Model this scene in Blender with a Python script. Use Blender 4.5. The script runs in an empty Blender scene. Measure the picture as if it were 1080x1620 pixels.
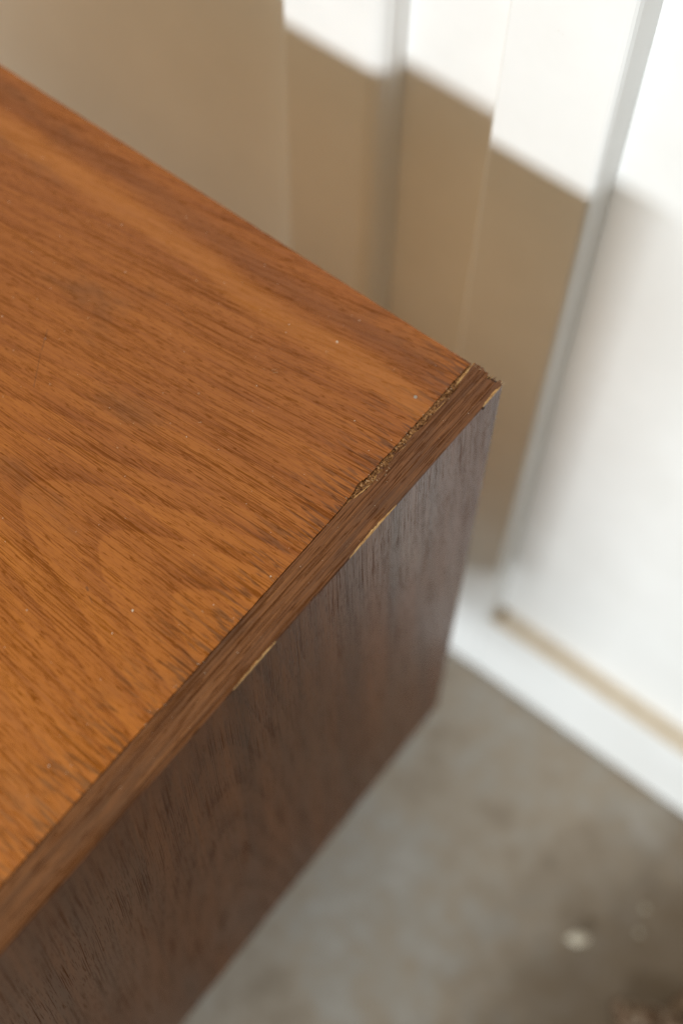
import bpy, bmesh, math, random
from mathutils import Vector, Matrix, noise

random.seed(7)
SC = bpy.context.scene
C = SC.collection
mm = 0.001
FLOOR_DROP = 652.0            # cabinet top stands this many millimetres above the floor
TOPZ = FLOOR_DROP * mm

# ------------------------------------------------------------------ camera
R = [[0.7866982604430589, 0.6171792010593671, 0.013988595186221808],
     [0.5465905807355014, -0.6858306533821432, -0.4804945909479725],
     [-0.28695746037834574, 0.3856502932175127, -0.8768861198991549]]
cam_pos = Vector((0.16542, -0.34654, 0.55676 + TOPZ))
cd = bpy.data.cameras.new('camera')
cam = bpy.data.objects.new('camera', cd)
C.objects.link(cam)
right, down, fwd = Vector(R[0]), Vector(R[1]), Vector(R[2])
M = Matrix((right, -down, -fwd)).transposed().to_4x4()
M.translation = cam_pos
cam.matrix_world = M
cd.sensor_fit = 'VERTICAL'
cd.sensor_height = 36.0
cd.sensor_width = 24.0
cd.lens = 50.0
cd.clip_start = 0.02
cd.clip_end = 50
cd.dof.use_dof = True
cd.dof.focus_distance = 0.640
cd.dof.aperture_fstop = 2.8
SC.camera = cam

# ------------------------------------------------------------------ world and lamps
w = bpy.data.worlds.new('World')
SC.world = w
w.use_nodes = True
bg = w.node_tree.nodes['Background']
bg.inputs['Color'].default_value = (1.0, 0.86, 0.62, 1)
bg.inputs['Strength'].default_value = 0.15

def area(name, loc, target, sx, sy, power, col):
    l = bpy.data.lights.new(name, 'AREA')
    l.shape = 'RECTANGLE'
    l.size, l.size_y, l.energy, l.color = sx, sy, power, col
    o = bpy.data.objects.new(name, l)
    C.objects.link(o)
    o.location = loc
    d = Vector(target) - Vector(loc)
    o.rotation_euler = d.to_track_quat('-Z', 'Y').to_euler()
    return o

# low wide window in front of the cabinet, a little to the right
area('window_lamp', (0.27, -3.37, TOPZ + 0.36), (-0.03, 0.13, TOPZ - 0.02), 1.25, 0.36, 133, (0.87, 0.95, 1.0))
# soft warm light of the room from overhead, a little to the left
area('ceiling_lamp', (-0.45, -0.62, 2.5), (-0.15, -0.35, 0.4), 2.0, 0.9, 22, (1.0, 0.815, 0.50))
# added fill lamp, low behind the cabinet's far end, brightening the shaded wall
area('far_end_fill_lamp', (-1.15, 0.02, 0.14), (-0.62, 0.15, 0.36), 0.4, 0.25, 1.2, (0.94, 1.0, 0.90)).data.spread = math.radians(95)

SC.view_settings.view_transform = 'Standard'
SC.view_settings.look = 'None'
SC.view_settings.exposure = 0.0
SC.view_settings.gamma = 1.0
SC.view_settings.use_curve_mapping = False
SC.cycles.use_denoising = True
SC.cycles.denoising_prefilter = 'NONE'
SC.cycles.use_adaptive_sampling = False
SC.cycles.sample_clamp_indirect = 3.0
SC.cycles.max_bounces = 10
SC.cycles.diffuse_bounces = 6

# ------------------------------------------------------------------ shader helpers
class G:
    def __init__(self, name):
        self.m = bpy.data.materials.new(name)
        self.m.use_nodes = True
        self.t = self.m.node_tree
        self.bsdf = self.t.nodes['Principled BSDF']
        tc = self.t.nodes.new('ShaderNodeTexCoord')
        v = self.vm('SCALE', tc.outputs['Object'], scale=1000.0)       # object coordinates in millimetres
        s = self.t.nodes.new('ShaderNodeSeparateXYZ')
        self.t.links.new(v, s.inputs[0])
        self.co = v
        self.x, self.y, self.z = s.outputs[0], s.outputs[1], s.outputs[2]
    def put(self, sock, v):
        if isinstance(v, (int, float)):
            sock.default_value = v
        elif isinstance(v, tuple):
            sock.default_value = v if len(v) == len(sock.default_value) else (*v, 1)
        else:
            self.t.links.new(v, sock)
    def vm(self, op, a, b=None, scale=None):
        n = self.t.nodes.new('ShaderNodeVectorMath'); n.operation = op
        self.put(n.inputs[0], a)
        if b is not None: self.put(n.inputs[1], b)
        if scale is not None: self.put(n.inputs['Scale'], scale)
        return n.outputs[0]
    def ma(self, op, a, b=0.0, c=0.0, clamp=False):
        n = self.t.nodes.new('ShaderNodeMath'); n.operation = op; n.use_clamp = clamp
        self.put(n.inputs[0], a); self.put(n.inputs[1], b); self.put(n.inputs[2], c)
        return n.outputs[0]
    def add(self, a, b): return self.ma('ADD', a, b)
    def sub(self, a, b): return self.ma('SUBTRACT', a, b)
    def mul(self, a, b): return self.ma('MULTIPLY', a, b)
    def vec(self, x, y, z=0.0):
        n = self.t.nodes.new('ShaderNodeCombineXYZ')
        self.put(n.inputs[0], x); self.put(n.inputs[1], y); self.put(n.inputs[2], z)
        return n.outputs[0]
    def noise(self, v, scale=1.0, detail=2.0, rough=0.5, dist=0.0):
        n = self.t.nodes.new('ShaderNodeTexNoise')
        self.put(n.inputs['Vector'], v)
        n.inputs['Scale'].default_value = scale
        n.inputs['Detail'].default_value = detail
        n.inputs['Roughness'].default_value = rough
        n.inputs['Distortion'].default_value = dist
        return n.outputs['Fac']
    def voro(self, v, scale=1.0, feat='F1'):
        n = self.t.nodes.new('ShaderNodeTexVoronoi'); n.feature = feat
        self.put(n.inputs['Vector'], v)
        n.inputs['Scale'].default_value = scale
        return n.outputs
    def rng(self, v, a, b, c=0.0, d=1.0, smooth=True):
        n = self.t.nodes.new('ShaderNodeMapRange')
        n.interpolation_type = 'SMOOTHSTEP' if smooth else 'LINEAR'
        self.put(n.inputs[0], v); self.put(n.inputs[1], a); self.put(n.inputs[2], b)
        self.put(n.inputs[3], c); self.put(n.inputs[4], d)
        return n.outputs[0]
    def mix(self, f, a, b, mode='MIX'):
        n = self.t.nodes.new('ShaderNodeMix'); n.data_type = 'RGBA'; n.blend_type = mode
        self.put(n.inputs[0], f)
        self.put(n.inputs[6], a); self.put(n.inputs[7], b)
        return n.outputs[2]
    def ramp(self, f, stops):
        n = self.t.nodes.new('ShaderNodeValToRGB')
        e = n.color_ramp.elements
        while len(e) < len(stops): e.new(0.5)
        for k, (p, c) in zip(e, stops):
            k.position = p; k.color = (*c, 1)
        self.put(n.inputs[0], f)
        return n.outputs[0]
    def seg(self, ax, ay, bx, by, half):
        """1 on a thin straight line between two points in the x-y plane (a scratch), else 0"""
        px, py = self.sub(self.x, ax), self.sub(self.y, ay)
        dx, dy = bx - ax, by - ay
        L2 = dx*dx + dy*dy
        h = self.ma('DIVIDE', self.add(self.mul(px, dx), self.mul(py, dy)), L2, clamp=True)
        ex, ey = self.sub(px, self.mul(h, dx)), self.sub(py, self.mul(h, dy))
        d = self.ma('SQRT', self.add(self.mul(ex, ex), self.mul(ey, ey)))
        return self.rng(d, half, half*2.2, 1.0, 0.0)
    def bump(self, h, strength, dist):
        n = self.t.nodes.new('ShaderNodeBump')
        n.inputs['Strength'].default_value = strength
        n.inputs['Distance'].default_value = dist
        self.put(n.inputs['Height'], h)
        self.t.links.new(n.outputs[0], self.bsdf.inputs['Normal'])
    def out(self, col=None, rough=None, spec=None):
        if col is not None: self.put(self.bsdf.inputs['Base Color'], col)
        if rough is not None: self.put(self.bsdf.inputs['Roughness'], rough)
        if spec is not None: self.put(self.bsdf.inputs['Specular IOR Level'], spec)
        return self.m

def wood(name, a, b, axis_b, c, taper, stops, pore_col, seed, rough=(0.33, 0.48), extra=None, run=1.0, relief=0.4,
         fig=0.20, saw_amt=0.14, bands=0.35, streaks=0.45, fibres=0.52, pore_amt=0.60, pore_cut=0.61, fan=0.0012, spec=0.5, warp=9.0, ring_f=0.10, ring_pore=0.075, dash=0.9):
    """flat-sawn veneer: a runs with the grain, b across it (millimetres)"""
    g = G(name)
    A, B = g.mul(getattr(g, a), run), getattr(g, b)
    w1 = g.sub(g.noise(g.vec(g.mul(A, 0.006), g.mul(B, 0.017), seed), 1.0, 2.0, 0.5), 0.5)
    w2 = g.sub(g.noise(g.vec(g.mul(A, 0.03), g.mul(B, 0.10), seed + 3), 1.0, 2.0), 0.5)
    db = g.sub(B, axis_b)
    # growth rings cut by the board: soft arches of tone
    Rr = g.sub(g.ma('SQRT', g.add(g.mul(db, db), c*c)), g.mul(A, taper))
    Rr = g.add(Rr, g.add(g.mul(w1, warp*1.6), g.mul(w2, warp*0.35)))
    ring = g.noise(g.vec(g.mul(Rr, 0.075), g.mul(A, 0.002), seed + 9), 1.0, 2.0, 0.5)
    saw = g.ma('FRACT', g.add(g.add(g.mul(Rr, -ring_f), 0.1), g.mul(w2, 0.35)))
    line = g.mul(g.rng(saw, 0.30, 0.95), g.rng(saw, 0.94, 1.0, 1.0, 0.0))     # dark early wood at each ring's edge
    heart = g.rng(g.ma('ABSOLUTE', db), 30.0, 90.0, 1.0, 0.45)
    line = g.mul(line, heart)
    # fibres and pores run nearly straight, fanning a little either side of the heart
    q = g.sub(B, g.mul(g.mul(A, fan), db))
    q = g.add(q, g.add(g.mul(w1, 5.0), g.mul(w2, 0.9)))
    band = g.noise(g.vec(g.mul(A, 0.0022), g.mul(q, 0.065), seed + 2), 1.0, 2.0, 0.5)
    streak = g.noise(g.vec(g.mul(A, 0.008), g.mul(q, 0.45), seed + 1), 1.0, 4.0, 0.7)
    fibre = g.noise(g.vec(g.mul(A, 0.010), g.mul(q, 1.9), seed + 5), 1.0, 2.0, 0.65)
    p1 = g.noise(g.vec(g.mul(A, 0.020), g.mul(q, 1.85), seed + 11), 1.0, 0.0, 0.5)
    p2 = g.noise(g.vec(g.mul(A, 0.075), g.mul(q, 2.6), seed + 17), 1.0, 0.0, 0.5)
    clump = g.noise(g.vec(g.mul(A, 0.009), g.mul(q, 0.075), seed + 23), 1.0, 2.0)
    bias = g.add(g.mul(g.sub(line, 0.35), ring_pore), g.mul(g.sub(clump, 0.5), 0.20))
    pore = g.rng(g.add(p1, bias), pore_cut, pore_cut + 0.09)
    pore = g.ma('MAXIMUM', pore, g.mul(g.rng(g.add(p2, bias), pore_cut, pore_cut + 0.09), 0.7))
    p3 = g.noise(g.vec(g.mul(A, 0.17), g.mul(q, 2.1), seed + 41), 1.0, 0.0, 0.5)
    pore = g.ma('MAXIMUM', pore, g.mul(g.rng(g.add(p3, g.mul(bias, 0.6)), 0.66, 0.71), dash))
    speck = g.noise(g.vec(g.mul(A, 0.45), g.mul(q, 2.0), seed + 47), 1.0, 1.0, 0.5)
    big = g.noise(g.vec(g.mul(A, 0.007), g.mul(B, 0.018), seed + 31), 1.0, 3.0, 0.55)
    tone = g.add(g.mul(g.sub(ring, 0.5), fig), g.mul(g.sub(0.25, line), saw_amt))
    for v, k in ((band, bands), (streak, streaks), (fibre, fibres), (speck, 0.16), (big, 0.32)):
        tone = g.add(tone, g.mul(g.sub(v, 0.5), k))
    col = g.ramp(g.add(tone, 0.5), stops)
    col = g.mix(g.mul(pore, pore_amt), col, pore_col)
    h = g.sub(g.add(g.mul(fibre, 0.5), g.mul(streak, 0.5)), pore)
    rg = g.add(g.rng(big, 0.3, 0.7, rough[0], rough[1]), g.mul(pore, 0.25))
    if extra: col = extra(g, col)
    g.bump(h, relief, 0.00015)
    return g.out(col, rg, g.mul(g.sub(1.0, g.mul(pore, 0.8)), spec))

def top_extra(g, col):
    # dark worn ends of the pores along the lipping
    near = g.rng(g.x, -60.0, -18.0, 0.0, 1.0, False)
    dash = g.noise(g.vec(g.mul(g.x, 0.07), g.mul(g.y, 0.62), 3.3), 1.0, 2.0, 0.5)
    m = g.mul(near, g.rng(g.add(dash, g.mul(near, 0.05)), 0.56, 0.66))
    col = g.mix(g.mul(m, 0.62), col, (0.055, 0.024, 0.012))
    # an amber band of sapwood along the back and a dark one beside it
    wob = g.mul(g.sub(g.noise(g.vec(g.mul(g.x, 0.012), g.mul(g.y, 0.02), 12.0), 1.0, 2.0), 0.5), 16.0)
    yb = g.add(g.add(g.y, wob), g.mul(g.x, 0.02))
    col = g.mix(g.mul(g.rng(g.ma('ABSOLUTE', g.add(yb, 36.0)), 3.0, 11.0, 1.0, 0.0), 0.42), col, (0.50, 0.20, 0.040))
    col = g.mix(g.mul(g.rng(g.ma('ABSOLUTE', g.add(yb, 19.0)), 2.0, 9.0, 1.0, 0.0), 0.34), col, (0.14, 0.047, 0.016))
    # amber glow of light towards the front, duller towards the back, painted into the colour
    glow_fade = g.rng(g.add(g.y, g.mul(g.sub(g.noise(g.co, 0.01, 3.0), 0.5), 120.0)), -310.0, -70.0)
    col = g.mix(0.8, col, g.mix(glow_fade, (1.28, 1.18, 0.58), (0.88, 0.82, 0.95)), 'MULTIPLY')
    # rubbed stains
    st = g.noise(g.vec(g.mul(g.x, 0.016), g.mul(g.y, 0.03), 7.7), 1.0, 4.0, 0.6)
    col = g.mix(g.mul(g.rng(st, 0.55, 0.75), 0.38), col, (0.10, 0.045, 0.022))
    for s in ((-80, -199.5, -78.5, -200.3, .3), (-76, -202, -73, -203.5, .12), (-188, -111, -182, -121, .15), (-181, -123, -170, -139, .12), (-150, -62, -136, -66, .1)):
        col = g.mix(g.mul(g.seg(*s), 0.5), col, (0.05, 0.022, 0.012))
    return col

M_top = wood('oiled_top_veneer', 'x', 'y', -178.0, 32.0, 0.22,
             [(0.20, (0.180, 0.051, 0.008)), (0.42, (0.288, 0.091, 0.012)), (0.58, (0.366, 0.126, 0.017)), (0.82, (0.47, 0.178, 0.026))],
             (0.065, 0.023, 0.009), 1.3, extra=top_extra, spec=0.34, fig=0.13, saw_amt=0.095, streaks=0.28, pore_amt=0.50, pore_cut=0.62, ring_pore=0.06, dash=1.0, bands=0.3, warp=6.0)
def strip_extra(g, col):
    d = g.noise(g.vec(g.mul(g.y, 0.016), g.mul(g.x, 0.06), 4.4), 1.0, 3.0, 0.6)
    col = g.mix(g.mul(g.rng(d, 0.45, 0.66), 0.55), col, (0.062, 0.027, 0.014))
    sp = g.voro(g.vec(g.mul(g.y, 0.55), g.mul(g.x, 0.8), 0.0), 1.0)[0]
    col = g.mix(g.mul(g.rng(sp, 0.07, 0.15, 1.0, 0.0), 0.16), col, (0.5, 0.38, 0.28))
    return col
M_strip = wood('dark_edge_veneer', 'y', 'x', 60.0, 4.0, 0.01,
               [(0.24, (0.052, 0.018, 0.006)), (0.42, (0.105, 0.037, 0.011)), (0.58, (0.170, 0.062, 0.017)), (0.78, (0.28, 0.115, 0.034))],
               (0.035, 0.013, 0.006), 5.7, rough=(0.42, 0.58), extra=strip_extra, run=0.6, relief=0.4,
               fig=0.0, saw_amt=0.0, bands=0.3, streaks=0.55, fan=0.0, spec=0.4, warp=3.0)
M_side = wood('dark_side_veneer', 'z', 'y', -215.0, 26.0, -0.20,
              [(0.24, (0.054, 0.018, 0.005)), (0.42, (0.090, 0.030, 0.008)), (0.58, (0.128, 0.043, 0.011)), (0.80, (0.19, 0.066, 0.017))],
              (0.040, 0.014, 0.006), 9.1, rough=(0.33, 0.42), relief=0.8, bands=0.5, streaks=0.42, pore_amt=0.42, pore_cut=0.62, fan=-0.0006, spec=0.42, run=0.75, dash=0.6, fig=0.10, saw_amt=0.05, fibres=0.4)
M_back = wood('raw_back_board', 'x', 'z', 40.0, 10.0, 0.02,
              [(0.2, (0.46, 0.21, 0.05)), (0.5, (0.58, 0.28, 0.075)), (0.8, (0.64, 0.34, 0.10))],
              (0.2, 0.1, 0.05), 2.2, rough=(0.6, 0.75))

def chipboard():
    g = G('crumbled_chipboard')
    v = g.voro(g.co, 0.75)
    n = g.noise(g.co, 0.5, 4.0, 0.7)
    t = g.add(g.mul(v[1], 0.5) if False else g.mul(g.noise(g.co, 1.1, 3.0), 0.8), g.mul(n, 0.4))
    col = g.ramp(t, [(0.42, (0.045, 0.019, 0.010)), (0.53, (0.15, 0.072, 0.032)), (0.65, (0.32, 0.17, 0.075)), (0.82, (0.50, 0.31, 0.16))])
    g.bump(v[0], 0.6, 0.0004)
    return g.out(col, 0.8, 0.25)
M_chip = chipboard()
def pale():
    g = G('fresh_split_wood')
    n = g.noise(g.vec(g.mul(g.x, 1.2), g.mul(g.y, 0.25), g.mul(g.z, 1.2)), 1.0, 4.0, 0.65)
    return g.out(g.ramp(n, [(0.3, (0.26, 0.11, 0.04)), (0.5, (0.52, 0.31, 0.13)), (0.75, (0.68, 0.47, 0.24))]), 0.75, 0.25)
M_pale = pale()
def darkwood():
    g = G('dark_wood')
    n = g.noise(g.vec(g.mul(g.x, 0.3), g.mul(g.y, 0.3), g.mul(g.z, 0.02)), 1.0, 3.0)
    return g.out(g.ramp(n, [(0.3, (0.02, 0.009, 0.005)), (0.7, (0.06, 0.026, 0.014))]), 0.5, 0.4)
M_dark = darkwood()
def paint():
    g = G('white_gloss_paint')
    n = g.noise(g.co, 0.012, 4.0, 0.6)
    brush = g.noise(g.vec(g.mul(g.x, 0.9), g.mul(g.y, 0.9), g.mul(g.z, 0.02)), 1.0, 3.0)
    col = g.ramp(n, [(0.3, (0.77, 0.76, 0.74)), (0.7, (0.82, 0.815, 0.80))])
    d = g.noise(g.co, 0.06, 5.0, 0.7)
    col = g.mix(g.mul(g.rng(d, 0.66, 0.80), 0.35), col, (0.55, 0.46, 0.34))
    g.bump(brush, 0.12, 0.0002)
    return g.out(col, 0.42, 0.4)
M_paint = paint()
def ledge():
    g = G('dusty_ledge')
    n = g.noise(g.co, 0.05, 4.0, 0.65)
    return g.out(g.ramp(n, [(0.3, (0.62, 0.54, 0.44)), (0.7, (0.73, 0.66, 0.56))]), 0.85, 0.2)
M_ledge = ledge()
def grime():
    g = G('brown_grime')
    n = g.noise(g.co, 0.3, 4.0, 0.65)
    return g.out(g.ramp(n, [(0.3, (0.34, 0.25, 0.16)), (0.7, (0.46, 0.36, 0.25))]), 0.9, 0.2)
M_grime = grime()
def concrete():
    g = G('stained_concrete')
    a = g.noise(g.co, 0.007, 5.0, 0.6, 0.4)
    b = g.noise(g.vm('ADD', g.co, (931.0, 77.0, 5.0)), 0.02, 4.0, 0.6)
    f = g.noise(g.co, 0.4, 4.0, 0.6)
    c = g.noise(g.vm('ADD', g.co, (31.0, 777.0, 5.0)), 0.05, 4.0, 0.65)
    t = g.add(g.add(g.mul(a, 0.55), g.mul(b, 0.35)), g.mul(g.sub(c, 0.38), 0.5))
    col = g.ramp(t, [(0.36, (0.25, 0.205, 0.158)), (0.48, (0.33, 0.282, 0.228)), (0.57, (0.33, 0.305, 0.270)), (0.68, (0.42, 0.395, 0.370))])
    col = g.mix(g.mul(g.rng(f, 0.35, 0.7), 0.16), col, (0.16, 0.13, 0.10))
    # brown dirt round the heap of bark, with the corner's shade painted into it
    dx, dy = g.sub(g.x, 390.0), g.sub(g.y, -60.0)
    d = g.ma('SQRT', g.add(g.mul(dx, dx), g.mul(dy, dy)))
    d = g.add(d, g.mul(g.sub(g.noise(g.co, 0.02, 4.0, 0.6), 0.5), 100.0))
    col = g.mix(g.mul(g.rng(d, 175.0, 330.0, 1.0, 0.0), 0.94), col, (0.105, 0.073, 0.044))
    g.bump(f, 0.3, 0.0006)
    return g.out(col, g.rng(b, 0.3, 0.7, 0.5, 0.8), 0.4)
M_floor = concrete()
def bark():
    g = G('bark')
    n = g.noise(g.co, 0.12, 5.0, 0.7)
    col = g.ramp(n, [(0.3, (0.035, 0.018, 0.011)), (0.48, (0.12, 0.070, 0.040)), (0.62, (0.34, 0.27, 0.20))])
    g.bump(n, 0.8, 0.002)
    return g.out(col, 0.85, 0.2)
M_bark = bark()
def stone(name, c1, c2):
    g = G(name)
    n = g.noise(g.co, 0.5, 4.0, 0.6)
    return g.out(g.ramp(n, [(0.3, c1), (0.7, c2)]), 0.8, 0.3)
M_peb = stone('pale_pebble_stone', (0.42, 0.37, 0.29), (0.58, 0.53, 0.44))
M_grit = stone('grey_grit_stone', (0.30, 0.27, 0.21), (0.42, 0.38, 0.31))
def plain(name, col, rough):
    g = G(name)
    n = g.noise(g.co, 0.8, 2.0)
    c2 = tuple(min(1, k*1.12) for k in col)
    return g.out(g.ramp(n, [(0.3, col), (0.7, c2)]), rough, 0.3)
M_dust = plain('pale_dust', (0.62, 0.56, 0.48), 0.9)
M_lint = plain('lint_fibre', (0.50, 0.38, 0.25), 0.8)
M_nail = plain('dull_nail_metal', (0.28, 0.25, 0.22), 0.5)

# ------------------------------------------------------------------ mesh helpers
def link(name, me, mat, parent=None, loc=(0, 0, 0), smooth=False):
    o = bpy.data.objects.new(name, me)
    C.objects.link(o)
    if mat: me.materials.append(mat)
    o.location = loc
    if parent:
        o.parent = parent
        o.location = Vector(loc) - parent.location
    if smooth:
        for p in me.polygons: p.use_smooth = True
    return o
def mesh(name, verts, faces):
    me = bpy.data.meshes.new(name)
    me.from_pydata([tuple(k*mm for k in v) for v in verts], [], faces)
    me.update()
    return me
def box(name, x0, x1, y0, y1, z0, z1, bevel=0.0, segs=2):
    bm = bmesh.new()
    bmesh.ops.create_cube(bm, size=1.0)
    for v in bm.verts:
        v.co = Vector(((x0 + x1)/2 + v.co.x*(x1 - x0), (y0 + y1)/2 + v.co.y*(y1 - y0), (z0 + z1)/2 + v.co.z*(z1 - z0)))*mm
    if bevel:
        bmesh.ops.bevel(bm, geom=bm.edges[:], offset=bevel*mm, segments=segs, profile=0.5, affect='EDGES')
    me = bpy.data.meshes.new(name)
    bm.to_mesh(me); bm.free()
    return me
def prism(name, prof, z0, z1):
    n = len(prof)
    vs = [(x, y, z0) for x, y in prof] + [(x, y, z1) for x, y in prof]
    fs = [(k, (k + 1) % n, n + (k + 1) % n, n + k) for k in range(n)] + [tuple(range(n - 1, -1, -1)), tuple(range(n, 2*n))]
    return mesh(name, vs, fs)
def empty(name, loc, label, cat, group=None):
    o = bpy.data.objects.new(name, None)
    C.objects.link(o)
    o.location = loc
    o.empty_display_size = 0.05
    tag(o, label, cat, group)
    return o
def tag(o, label, cat, group=None, kind=None):
    o['label'] = label; o['category'] = cat
    if group: o['group'] = group
    if kind: o['kind'] = kind
def nz(a, b=0.0, c=0.0): return noise.noise(Vector((a, b, c)))

CORNER = (0, 0, TOPZ)      # every mesh of the cabinet and wall has its origin at the cabinet's back right top corner

# ------------------------------------------------------------------ floor
fl = link('floor', box('floor', -2600, 2600, -3600, 1400, -60, 0), M_floor)
fl['kind'] = 'structure'

# ------------------------------------------------------------------ panelled wall
F = -FLOOR_DROP
SY, PY = 133.0, 153.0      # face of the frame, face of the recessed panels
wall = empty('panelled_wall', (0, PY*mm, 0), 'white painted wooden wall with upright boards and recessed panels behind the cabinet', 'wall')
HT = 900.0
link('panel', box('panel', -1500, -207, PY, PY + 15, F + 1, HT), M_paint, wall, CORNER)
link('panel', box('panel', -206.6, -67, PY, PY + 15, F + 1, HT), M_paint, wall, CORNER)
link('panel', box('panel', -66.6, 1100, PY, PY + 15, F + 1, HT), M_paint, wall, CORNER)
prof = [(-243, PY - 0.3), (-243, SY + 1.5), (-241.5, SY)]
prof += [(-186 + 12.5*math.sin(t*math.pi/16), SY + 8.0*(1 - math.cos(t*math.pi/16))) for t in range(0, 8)]
prof += [(-172.6 + 2.2*t/5, SY + 8.0 + (PY - 0.3 - SY - 8.0)*(t/5)**0.8) for t in range(0, 6)]
link('stile', prism('stile', prof, F + 1, HT), M_paint, wall, CORNER)
prof = [(-100.5, PY - 0.3), (-100.5, SY + 1.5), (-99.6, SY + 0.4), (-98.5, SY), (-38.5, SY), (-36.8, SY + 0.5), (-35.4, SY + 1.6), (-34.4, SY + 4.0), (-33.4, SY + 12.0), (-32.4, PY - 0.3)]
link('stile', prism('stile', prof, F + 3, HT), M_paint, wall, CORNER)
link('stile', box('stile', 1000, 1070, SY, PY - 0.3, F + 1, HT, 1.6, 3), M_paint, wall, CORNER)
rail = link('bottom_rail', box('bottom_rail', -35.2, 1000, SY + 0.4, PY - 0.3, F + 3, -547, 1.2, 3), M_paint, wall, CORNER)
# dusty bare top of the rail
vs, fs = [], []
N = 120
for i in range(N + 1):
    x = -33.0 + 700*i/N
    vs += [(x, SY + 1.6 + 0.5*nz(x*0.05), -546.8), (x, PY - 0.2, -546.8), (x, PY - 0.2, -546.0 + 0.5*nz(x*0.1, 4))]
    if i:
        k = 3*i
        fs += [(k - 3, k, k + 1, k - 2), (k - 2, k + 1, k + 2, k - 1)]
link('dusty_ledge', mesh('dusty_ledge', vs, fs), M_ledge, wall, CORNER)
bm = bmesh.new()
bmesh.ops.create_icosphere(bm, subdivisions=3, radius=1.0)
for v in bm.verts:
    k = 1 + 0.35*nz(*(v.co*2.1))
    v.co = Vector((-27 + v.co.x*4*k, 144 + v.co.y*7*k, -546 + v.co.z*2.5*k))*mm
me = bpy.data.meshes.new('grime'); bm.to_mesh(me); bm.free()
link('grime', me, M_grime, wall, CORNER, True)['label'] = 'brown clot of grime in the corner of the recess'

# ------------------------------------------------------------------ cabinet
X0, YF, ZB = -900.0, -430.0, -420.0
cab = empty('wooden_cabinet', (X0/2*mm, YF/2*mm, 0), 'worn brown veneered wooden cabinet with a chipped top corner', 'cabinet')

def vedge(y):          # inner edge of the top veneer, ragged where it has broken away
    e = -18.15 + 0.22*nz(y*0.35, 1.0) + 0.12*nz(y*1.3, 2.0)
    if -100 < y < -1:
        t = min(1.0, (y + 100)/8, (-1 - y)/3 + 0.6)
        e -= t*(0.55 + 0.75*max(0, nz(y*0.11, 5.0)) + 0.5*abs(nz(y*0.5, 9.0)))
        if -90 < y < -80: e -= 0.8*math.sin((y + 90)/10*math.pi)
    return e
def backedge(x): return -0.25 + 0.18*nz(x*0.12, 30.0) + 0.14*nz(x*0.7, 33.0)

# veneer of the top, a sheet 0.7 mm thick
ys = [YF + 4*i for i in range(int((-110 - YF)/4) + 1)]
y = ys[-1]
while y < -0.6:
    y += 0.5; ys.append(min(y, -0.4))
xs = [X0 + 18 + 0.5, -600, -450, -360, -300, -250, -200, -150, -100, -60, -40, -30, -24, -21.5]
def grid(xl, yl, fx, z0, z1, backfun):
    vs, fs = [], []
    nx, ny = len(xl) + 1, len(yl)
    for j, yy in enumerate(yl):
        row = list(xl) + [fx(yy)]
        for x in row:
            y2 = yy if j < ny - 1 else backfun(x)
            vs.append((x, y2, z1))
    for j in range(ny - 1):
        for i in range(nx - 1):
            a = j*nx + i
            fs.append((a, a + 1, a + nx + 1, a + nx))
    # skirt
    per = [i for i in range(nx)] + [j*nx + nx - 1 for j in range(1, ny)] + [(ny - 1)*nx + i for i in range(nx - 2, -1, -1)] + [j*nx for j in range(ny - 2, 0, -1)]
    base = len(vs)
    for k in per: vs.append((vs[k][0], vs[k][1], z0))
    n = len(per)
    for k in range(n):
        fs.append((per[k], base + k, base + (k + 1) % n, per[(k + 1) % n]))
    fs.append(tuple(base + n - 1 - k for k in range(n)))
    return vs, fs
# finer columns along the back edge so that it can be uneven
xb = [X0 + 18.5] + [-690, -560, -480] + [-400 + 3*i for i in range(127)]
xb = [x for x in xb if x < -21.0]
vs, fs = grid(xb, ys, vedge, -0.7, 0.0, backedge)
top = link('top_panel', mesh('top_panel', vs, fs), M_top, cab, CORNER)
link('chipboard_core', box('chipboard_core', X0 + 18.5, -19.9, YF + 0.5, -1.2, -18, -0.75), M_chip, cab, CORNER)

# crumbling chipboard laid bare between the top veneer and the edge strip
vs, fs = [], []
gx, gy = 22, 260
for j in range(gy + 1):
    y = -101 + 100*j/gy
    for i in range(gx + 1):
        x = -21.6 + 8.6*i/gx
        p = Vector((x, y, 0))
        d = noise.voronoi(p*0.62)[0][0]
        z = -0.85 + 0.9*nz(x*0.55, y*0.55, 3) + 0.8*nz(x*1.6, y*1.6, 8) + 0.45*(0.5 - d)
        if x < -19.2: z -= 0.5
        vs.append((x + 0.15*nz(x*2, y*2), y + 0.15*nz(x*2, y*2, 9), min(z, -0.12)))
for j in range(gy):
    for i in range(gx):
        a = j*(gx + 1) + i
        fs.append((a, a + 1, a + gx + 2, a + gx + 1))
link('exposed_chipboard', mesh('exposed_chipboard', vs, fs), M_chip, cab, CORNER)['label'] = 'crumbling tan chipboard bared along the edge strip'

# side panel
side = link('side_panel', box('side_panel', -18, 0, YF, 0, ZB, -1.15, 0.5, 2), M_side, cab, CORNER)

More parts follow.
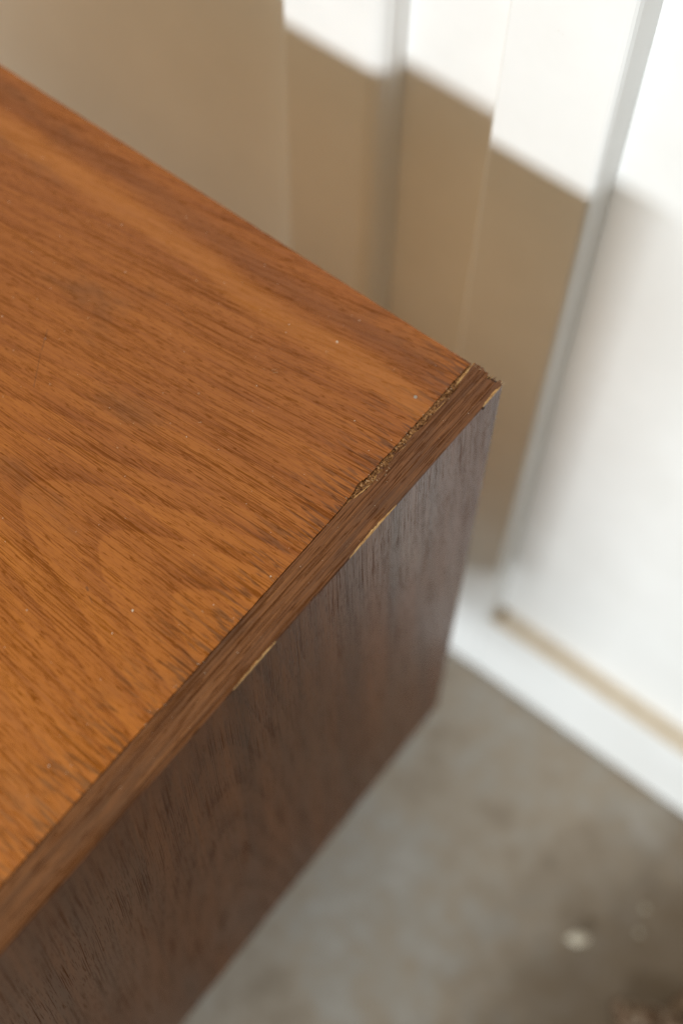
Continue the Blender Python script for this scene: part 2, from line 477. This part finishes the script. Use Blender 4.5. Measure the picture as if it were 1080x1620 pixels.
# edge strip on the side panel's top
CH = [(-118, -83, 1.1), (-197, -168, 0.85), (-166, -132, 0.3), (-17, -2, 1.2), (-262, -255, 0.35)]
def outer(y):
    o = 0.12 + 0.10*nz(y*0.3, 12.0) + 0.07*nz(y*1.4, 14.0)
    for a, b, d in CH:
        if a < y < b:
            o -= d*(math.sin((y - a)/(b - a)*math.pi)**1.1)*max(0.15, 0.75 + 0.6*nz(y*0.25, 19.0) + 0.45*nz(y*0.9, 21.0))
    return o
def inner(y):
    e = -17.75 + 0.10*nz(y*0.4, 40.0)
    if -97 < y < -3:
        t = min(1.0, (y + 97)/11, (-3 - y)/14)
        e += max(0.1, t*(2.0 + 1.6*nz(y*0.09, 44.0) + 0.9*nz(y*0.4, 45.0) + 0.35*nz(y*1.7, 46.0)))
    return e
vs, fs = [], []
y, rows = YF, 0
while True:
    e, o = inner(y), outer(y)
    zt = 0.22 + 0.08*nz(y*0.06, 50.0)
    prof = [(e, -1.1), (e + 0.05, zt - 0.25), (e + 0.35, zt)]
    for k in range(1, 16):
        x = e + (o - e)*k/16
        prof.append((x, zt + 0.03*nz(x*0.9, y*0.03, 2.0)))
    prof += [(o - 0.45, zt - 0.03), (o - 0.1, zt - 0.28), (o, -1.1)]
    # the end at the back corner is broken off unevenly, with a notch
    for x, z in prof:
        yy = y
        if y > -6.0:
            end = 0.2 + 1.1*nz(x*1.3, 61.0) + (0.8 if x < -12 else 0.0)
            if -8.6 < x < -2.4: end -= 2.6 + 1.2*nz(x*0.9, 63.0)
            yy = -6.0 + (y + 6.0)/5.0*(end + 6.0)
        vs.append((x, yy, z))
    rows += 1
    if y >= -1.0: break
    y = min(y + (0.6 if y > -215 else 2.0), -1.0)
n = len(prof)
for j in range(rows - 1):
    for i in range(n - 1):
        a = j*n + i
        fs.append((a, a + 1, a + n + 1, a + n))
fs.append(tuple(range(n - 1, -1, -1)))
base = len(vs)
for i in range(n):                       # broken end: one narrow face under each column of the top
    v = vs[(rows - 1)*n + i]
    vs.append((v[0], v[1] + 0.15, -1.12))
for i in range(n - 1):
    fs.append(((rows - 1)*n + i, (rows - 1)*n + i + 1, base + i + 1, base + i))
strip = link('edge_strip', mesh('edge_strip', vs, fs), M_strip, cab, CORNER, False)
for p in strip.data.polygons: p.use_smooth = p.index < (rows - 1)*(n - 1)

# pale splits where the strip's outer edge has chipped away
def sliver(a, b, wdt, x_in, zlo, seed):
    vs, fs = [], []
    n = max(8, int((b - a)/0.8))
    for i in range(n + 1):
        y = a + (b - a)*i/n
        k = math.sin(i/n*math.pi)**0.9
        xo = 0.08 - 0.25*k + 0.10*nz(y*0.9, seed)
        xi = outer(y) - 0.5
        z1 = 0.02*k - 0.1 + 0.10*nz(y*1.1, seed + 2)
        vs += [(xi, y, z1), (xi + (xo - xi)*0.55, y, z1 - 0.10*k + 0.08*nz(y*1.7, seed + 4)), (xo + 0.1*k, y, z1 - 0.45*k), (xo + 0.25*k, y, zlo - (0.25 + 1.1*nz(y*0.5, seed + 3))*k)]
        if i:
            q = 4*i
            for c in range(3): fs.append((q - 4 + c, q + c, q + c + 1, q - 3 + c))
    me = mesh('split', vs, fs)
    o = link('split', me, M_pale, strip, CORNER)
    o.location = (0, 0, 0)
    return o
for k, (a, b, d) in enumerate(CH[:2] + CH[3:4]):
    sliver(a + 0.5, b - 0.3, d, 0, -1.3, 70 + 7*k)
# pale splinter standing along the inner edge at the corner
def splinter(x0, y0, x1, y1, wd, z, mat, parent, name='splinter'):
    vs, fs = [], []
    n = 14
    for i in range(n + 1):
        t = i/n
        cx, cy = x0 + (x1 - x0)*t + 0.25*nz(t*4, x0), y0 + (y1 - y0)*t
        h = wd*(math.sin(min(1, t*1.15 + 0.08)*math.pi*0.86))
        vs += [(cx - h, cy, z), (cx, cy, z + 0.5*h + 0.15), (cx + h, cy, z)]
        if i:
            q = 3*i
            fs += [(q - 3, q, q + 1, q - 2), (q - 2, q + 1, q + 2, q - 1)]
    o = link(name, mesh(name, vs, fs), mat, parent)
    o.location = (0, 0, 0)
    return o
splinter(-16.6, -15.5, -17.4, 0.6, 0.55, 0.1, M_pale, strip)
splinter(-15.6, -34, -15.2, -22, 0.38, 0.02, M_pale, strip)
splinter(-16.8, -94, -15.4, -83, 0.45, 0.0, M_pale, strip)
splinter(-15.8, -62, -15.0, -54, 0.35, 0.0, M_pale, strip)
for k in range(9):
    x = random.uniform(-17.5, -1.0)
    splinter(x, -random.uniform(1.5, 4.0), x + random.uniform(-.4, .4), random.uniform(0.4, 1.5), random.uniform(.15, .3), random.uniform(-.7, 0.1), M_strip if k % 3 else M_pale, strip)
for k in range(10):
    y = random.uniform(-92, -10)
    x = inner(y) - random.uniform(0.1, 0.9)
    splinter(x, y, x + random.uniform(-.5, .8), y + random.uniform(2, 7), random.uniform(.15, .35), random.uniform(-.35, 0.05), M_pale if k % 5 == 0 else M_strip, strip)
# dark broken notch at the corner and a torn flake on the side panel
o = link('notch', box('notch', -9.5, -2.0, -5.6, -0.4, -1.12, -0.9, 0.08, 1), M_dark, strip); o.location = (0, 0, 0)
sp = splinter(0.35, -17.5, 0.5, -15.5, 0.5, -1.6, M_dark, side, 'torn_flake'); sp.location = (0, 0, 0)

# the rest of the body
link('back_panel', box('back_panel', X0 + 18.3, -18.3, -5.2, -1.4, ZB + 2, -18.4), M_back, cab, CORNER)
link('side_panel', box('side_panel', X0, X0 + 18, YF, 0, ZB, 0, 0.5, 2), M_side, cab, CORNER)
link('bottom_panel', box('bottom_panel', X0 + 18.3, -18.3, YF + 3, -5.6, ZB + 2, ZB + 20), M_dark, cab, CORNER)
for i in range(2):
    a = X0 + 19.5 + i*431
    d = link('door', box('door', a, a + 430, YF - 1, YF + 17, ZB + 21, -18.6, 1.0, 2), M_side, cab, CORNER)
for sx in (X0 + 70, -150):
    for sy in (YF + 60, -60):
        bm = bmesh.new()
        bmesh.ops.create_cone(bm, cap_ends=True, segments=20, radius1=0.011, radius2=0.019, depth=(FLOOR_DROP + ZB)*mm)
        for v in bm.verts:
            v.co += Vector((sx*mm, sy*mm, (ZB + F)/2*mm))
        me = bpy.data.meshes.new('leg'); bm.to_mesh(me); bm.free()
        link('leg', me, M_dark, cab, CORNER)
bm = bmesh.new()
bmesh.ops.create_cone(bm, cap_ends=True, segments=14, radius1=0.0009, radius2=0.0008, depth=0.0005)
for v in bm.verts: v.co += Vector((-27.6, -31.9, 0.05))*mm
me = bpy.data.meshes.new('nail_head'); bm.to_mesh(me); bm.free()
link('nail_head', me, M_nail, cab, CORNER, False)['label'] = 'small grey nail head set in the top'

# ------------------------------------------------------------------ dust and lint
bm = bmesh.new()
def fleck(x, y, z, r, el=1.0, ang=0.0):
    m = Matrix.Translation(Vector((x, y, z))*mm) @ Matrix.Rotation(ang, 4, 'Z') @ Matrix.Diagonal((r*el*mm, r*mm, r*0.5*mm, 1))
    bmesh.ops.create_icosphere(bm, subdivisions=1, radius=1.0, matrix=m)
for x, y, r in ((-75.6, -30.1, .45), (-57, -195.4, .45), (-36.9, -267.9, .3), (-56.6, -208.7, .28), (-31.6, -171.8, .25), (-21.1, -146, .35), (-26.8, -68.8, .2)):
    fleck(x, y, 0.15, r, random.uniform(1, 1.5), random.uniform(0, 3))
for i in range(170):
    fleck(random.uniform(-330, -19), random.uniform(-330, -3), 0.05, random.choice((.10, .12, .14, .18)), random.uniform(1, 2.6), random.uniform(0, 3.1))
for i in range(40):
    y = random.uniform(-300, -5)
    fleck(-18 + random.gauss(0, 1.5), y, 0.15, random.uniform(.08, .16), random.uniform(1, 2), random.uniform(0, 3.1))
for i in range(36):
    fleck(random.uniform(-14, -1), random.uniform(-260, -4), 0.3, random.choice((.05, .06, .08, .13)), random.uniform(1, 2.5), random.uniform(0, 3.1))
me = bpy.data.meshes.new('dust'); bm.to_mesh(me); bm.free()
tag(link('dust', me, M_dust, None, CORNER), 'pale specks of dust scattered over the cabinet top', 'dust', kind='stuff')

cu = bpy.data.curves.new('lint', 'CURVE')
cu.dimensions = '3D'; cu.bevel_depth = 0.00005; cu.bevel_resolution = 1
def hair(p, ln, seed, up=0.6, dirx=0.0, diry=0.0):
    s = cu.splines.new('POLY')
    n = 12
    s.points.add(n - 1)
    v = Vector(p)
    for i in range(n):
        s.points[i].co = (*(v*mm), 1)
        v = v + Vector((0.35*dirx + 2.2*nz(i*0.5, seed), 0.35*diry + 2.2*nz(i*0.5, seed + 5), up*(0.2 + 2.0*nz(i*0.5, seed + 9))))*(ln/n)
for i in range(9): hair((random.uniform(-1.5, 0.3), random.uniform(-2, 0.3), random.uniform(-0.6, 0.3)), random.uniform(2.5, 6), i*3.1, 0.7, 0.3, 0.5)
for i in range(5): hair((random.uniform(-17.5, -13), random.uniform(-1, 0.3), 0.2), random.uniform(1.5, 3.5), 50 + i*2.3, 0.5, 0.0, 0.6)
for i in range(5): hair((random.uniform(-15.5, -12.5), random.uniform(-80, -70), 0.2), random.uniform(2.5, 5), 80 + i*2.3, 0.4, 0.4, -0.3)
for i in range(8): hair((random.uniform(-0.4, 0.2), random.uniform(-0.8, 0.3), -105 + random.uniform(-1.5, 1.5)), random.uniform(1.5, 3.5), 120 + i*2.7, 0.3, 0.5, 0.5)
for i in range(14): hair((random.uniform(-20, -15), random.uniform(-96, -4), 0.0), random.uniform(1, 2.6), 200 + i*2.7, 0.5, 0.2, 0.0)
for i in range(26): hair((random.uniform(-220, -20), random.uniform(-260, -10), 0.12), random.uniform(1.5, 5), 300 + i*3.3, 0.05, 0.3, 0.2)
lo = bpy.data.objects.new('lint', cu)
C.objects.link(lo); lo.location = CORNER
cu.materials.append(M_lint)
tag(lo, 'fine pale fibres clinging to the chipped corner of the cabinet', 'lint', kind='stuff')

# ------------------------------------------------------------------ things on the floor
def lump(name, x, y, rx, ry, rz, mat, seed, rot=0.0, rough=0.25):
    bm = bmesh.new()
    bmesh.ops.create_icosphere(bm, subdivisions=3, radius=1.0)
    for v in bm.verts:
        k = 1 + rough*nz(*(v.co*1.3 + Vector((seed, 0, 0)))) + rough*0.4*nz(*(v.co*3.7 + Vector((seed, 3, 0))))
        v.co = Vector((v.co.x*rx*k, v.co.y*ry*k, v.co.z*rz*k))*mm
    zmin = min(v.co.z for v in bm.verts)
    for v in bm.verts: v.co.z -= zmin
    me = bpy.data.meshes.new(name); bm.to_mesh(me); bm.free()
    o = link(name, me, mat, None, (x*mm, y*mm, 0), True)
    o.rotation_euler.z = rot
    return o
o = lump('pebble', 174, -13, 8.2, 5.0, 3.0, M_peb, 4.0, 0.5, 0.5)
tag(o, 'small pale pebble lying alone on the concrete floor', 'pebble')

for k, (x, y) in enumerate(((212, 24), (205, 44))):
    o = lump('grit_stone', x, y, 2.6, 2.3, 1.5, M_grit, 30.0 + k)
    tag(o, ('tiny grey grit stone on the floor, nearer to the pebble', 'tiny grey grit stone on the floor, nearer to the wall')[k], 'grit', 'grit stones on the floor')
BARK = [(254, -30, 16, 9, 6, .4), (271, -6, 12, 9, 9, 1.3), (282, -34, 24, 14, 13, 2.2), (236, -40, 12, 7, 5, 2.7),
             (280, -62, 22, 13, 13, .9), (302, -14, 20, 13, 11, .2)]
labels = ['strip of brown bark in the bottom right corner of the floor', 'pale topped chunk of bark at the right edge of the floor',
          'thick chunk of brown bark behind the strip of bark in the corner', 'small flake of bark at the bottom edge near the corner',
          'rough brown bark chunk at the bottom right corner', 'brown bark chunk cut off by the right edge']
for k, (x, y, rx, ry, rz, a) in enumerate(BARK):
    o = lump('bark_chip', x, y, rx, ry, rz, M_bark, 10.0 + k*3.7, a, 0.7)
    tag(o, labels[k], 'bark', 'bark chips in the corner of the floor')
